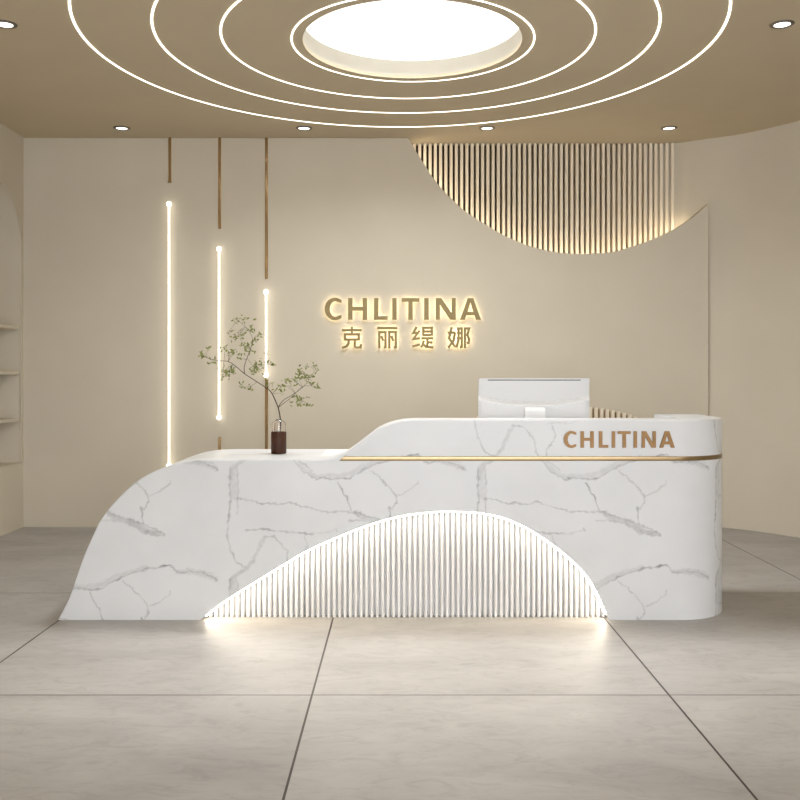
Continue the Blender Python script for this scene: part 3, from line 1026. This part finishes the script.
br = empty('leafy_branch', (vx, VD, vz + 0.012))
kc = 6.154
def P(cx_, cy_, dy=0.0):
    px = 195 + cx_ / kc; py = 310 + cy_ / kc
    return Vector((PX(px, VD) - vx, dy, PZ(py, VD) - vz - 0.012))
stems = bmesh.new()
stem_pts = []
def twig(pts, r0, r1):
    # smooth the polyline a little
    pts = [Vector(p) for p in pts]
    dense = []
    for i in range(len(pts) - 1):
        p0_, p1_, p2_, p3_ = pts[max(i - 1, 0)], pts[i], pts[i + 1], pts[min(i + 2, len(pts) - 1)]
        for k in range(5):
            t = k / 5
            dense.append(0.5 * ((2 * p1_) + (-p0_ + p2_) * t + (2 * p0_ - 5 * p1_ + 4 * p2_ - p3_) * t * t + (-p0_ + 3 * p1_ - 3 * p2_ + p3_) * t ** 3))
    dense.append(pts[-1])
    n_ = len(dense)
    add_tube(stems, dense, [r0 + (r1 - r0) * k / (n_ - 1) for k in range(n_)], 6)
    stem_pts.extend(dense)
zero = Vector((0.006, 0, 0.002))
twig([zero, P(522, 760), P(527, 700), P(524, 660), P(512, 600)], 0.0036, 0.0034)
twig([P(512, 600), P(490, 548), P(460, 495, -.01), P(385, 442, -.02), P(310, 392, -.03), P(262, 350, -.04), P(215, 318, -.05), P(150, 312, -.06), P(100, 300, -.07), P(72, 285, -.07)], 0.0033, 0.0010)
twig([P(310, 392, -.03), P(305, 350, -.01), P(318, 295, .01), P(335, 240, .03), P(345, 180, .05), P(320, 120, .05), P(270, 75, .06), P(225, 45, .06)], 0.0022, 0.0007)
twig([P(512, 600), P(540, 558, .01), P(600, 520, .03), P(655, 478, .05), P(695, 430, .06), P(735, 360, .08)], 0.0022, 0.0007)
twig([P(512, 600), P(560, 565, -.02), P(610, 525, -.03), P(670, 470, -.05), P(755, 470, -.07)], 0.0018, 0.0006)
twig([P(610, 525, -.03), P(650, 545, -.04), P(700, 585, -.04)], 0.0012, 0.0006)
twig([P(335, 240, .03), P(370, 160, .03), P(405, 150, .03)], 0.0012, 0.0006)
twig([P(385, 442, -.02), P(340, 470, -.01), P(280, 475, 0)], 0.0010, 0.0005)
twig([P(318, 295, .01), P(370, 350, -.02), P(430, 340, -.03), P(490, 322, -.04)], 0.0010, 0.0005)
clusters = [(66, 285, 22, 9), (110, 240, 14, 3), (125, 322, 24, 5), (185, 240, 18, 6), (235, 262, 26, 12), (200, 385, 30, 15), (235, 380, 18, 8), (180, 410, 16, 4),
            (245, 165, 28, 11), (200, 140, 14, 3), (300, 55, 26, 6), (240, 62, 26, 5), (340, 120, 26, 8), (395, 152, 18, 6), (365, 185, 20, 7), (280, 140, 22, 5),
            (335, 245, 34, 15), (285, 215, 26, 7), (375, 350, 34, 11), (360, 382, 24, 9), (415, 330, 24, 6), (470, 325, 20, 5), (420, 370, 18, 4),
            (290, 470, 22, 5), (340, 485, 16, 4), (455, 460, 18, 4), (450, 270, 10, 2), (520, 492, 26, 9), (560, 450, 26, 9), (610, 425, 30, 12), (650, 400, 30, 14), (690, 415, 26, 10),
            (640, 380, 20, 6), (735, 340, 18, 4), (740, 375, 12, 3), (680, 345, 12, 3), (755, 472, 18, 5), (720, 455, 14, 4), (660, 550, 22, 8), (690, 590, 20, 5), (620, 530, 20, 5), (650, 580, 16, 4), (590, 570, 10, 2), (270, 290, 24, 6)]
leaves = bmesh.new()
rnd = random.Random(3)
for cx_, cy_, rad, cnt in clusters:
    c0 = P(cx_, cy_)
    near = min(stem_pts, key=lambda p: (p.x - c0.x) ** 2 + (p.z - c0.z) ** 2)
    c0.y = near.y + rnd.uniform(-0.03, 0.03)
    for k in range(int(cnt * 1.9) + 1):
        R_ = rad / kc / F * VD
        p = c0 + Vector((rnd.gauss(0, 0.55) * R_, rnd.gauss(0, 1.0) * R_, rnd.gauss(0, 0.5) * R_))
        if k % 7 == 0:
            mid = (near + p) / 2 + Vector((0, 0, 0.004))
            add_tube(stems, [near, mid, p], [0.0007, 0.0006, 0.0004], 4)
        ln = rnd.uniform(0.012, 0.025); wd = ln * rnd.uniform(0.38, 0.5)
        d = Vector((rnd.uniform(-1, 1), rnd.uniform(-.7, .7), rnd.uniform(-.5, .8))).normalized()
        nrm = Vector((rnd.uniform(-.6, .6), rnd.uniform(-1, -.1), rnd.uniform(-.2, 1))).normalized()
        sd = d.cross(nrm).normalized(); nn = sd.cross(d)
        a = leaves.verts.new(p)
        row = []
        for t, wq in ((0.3, 0.85), (0.6, 0.95), (0.85, 0.5)):
            m0 = p + d * ln * t
            row.append((leaves.verts.new(m0 + sd * wd * wq * 0.5 + nn * 0.0012), leaves.verts.new(m0 - nn * 0.0006), leaves.verts.new(m0 - sd * wd * wq * 0.5 + nn * 0.0012)))
        tip = leaves.verts.new(p + d * ln)
        leaves.faces.new((a, row[0][1], row[0][0])); leaves.faces.new((a, row[0][2], row[0][1]))
        for r0, r1 in zip(row[:-1], row[1:]):
            leaves.faces.new((r0[0], r0[1], r1[1], r1[0])); leaves.faces.new((r0[1], r0[2], r1[2], r1[1]))
        leaves.faces.new((row[-1][0], row[-1][1], tip)); leaves.faces.new((row[-1][1], row[-1][2], tip))
bmobj('stem', stems, 'bark', br, smooth=True)
fo = bmobj('foliage', leaves, 'leaf', br, fix=False)
tag(fo, 'small pale green leaves', kind='stuff')
tag(br, 'thin forked branch with small green leaves standing in the vase', 'branch')

# ------------------------------------------------------------------ daylight from the open front, camera, view
w = bpy.data.worlds.new('World'); SC.world = w; w.use_nodes = True
w.node_tree.nodes['Background'].inputs[0].default_value = (0.945, 0.985, 1.05, 1)
w.node_tree.nodes['Background'].inputs[1].default_value = 7.3

cam = bpy.data.cameras.new('Camera'); cam.sensor_width = 36; cam.lens = 36 * F / 800.0
cam.shift_y = -25.0 / 800.0
co_ = bpy.data.objects.new('Camera', cam); co_.location = (0, 0, EYE); co_.rotation_euler = (PI / 2, 0, 0)
link(co_); SC.camera = co_
SC.cycles.max_bounces = 10; SC.cycles.diffuse_bounces = 6
SC.cycles.sample_clamp_indirect = 6.0
SC.view_settings.view_transform = 'Standard'
SC.view_settings.look = 'None'
SC.view_settings.gamma = 1.0
SC.view_settings.use_curve_mapping = False
SC.view_settings.exposure = 0.0
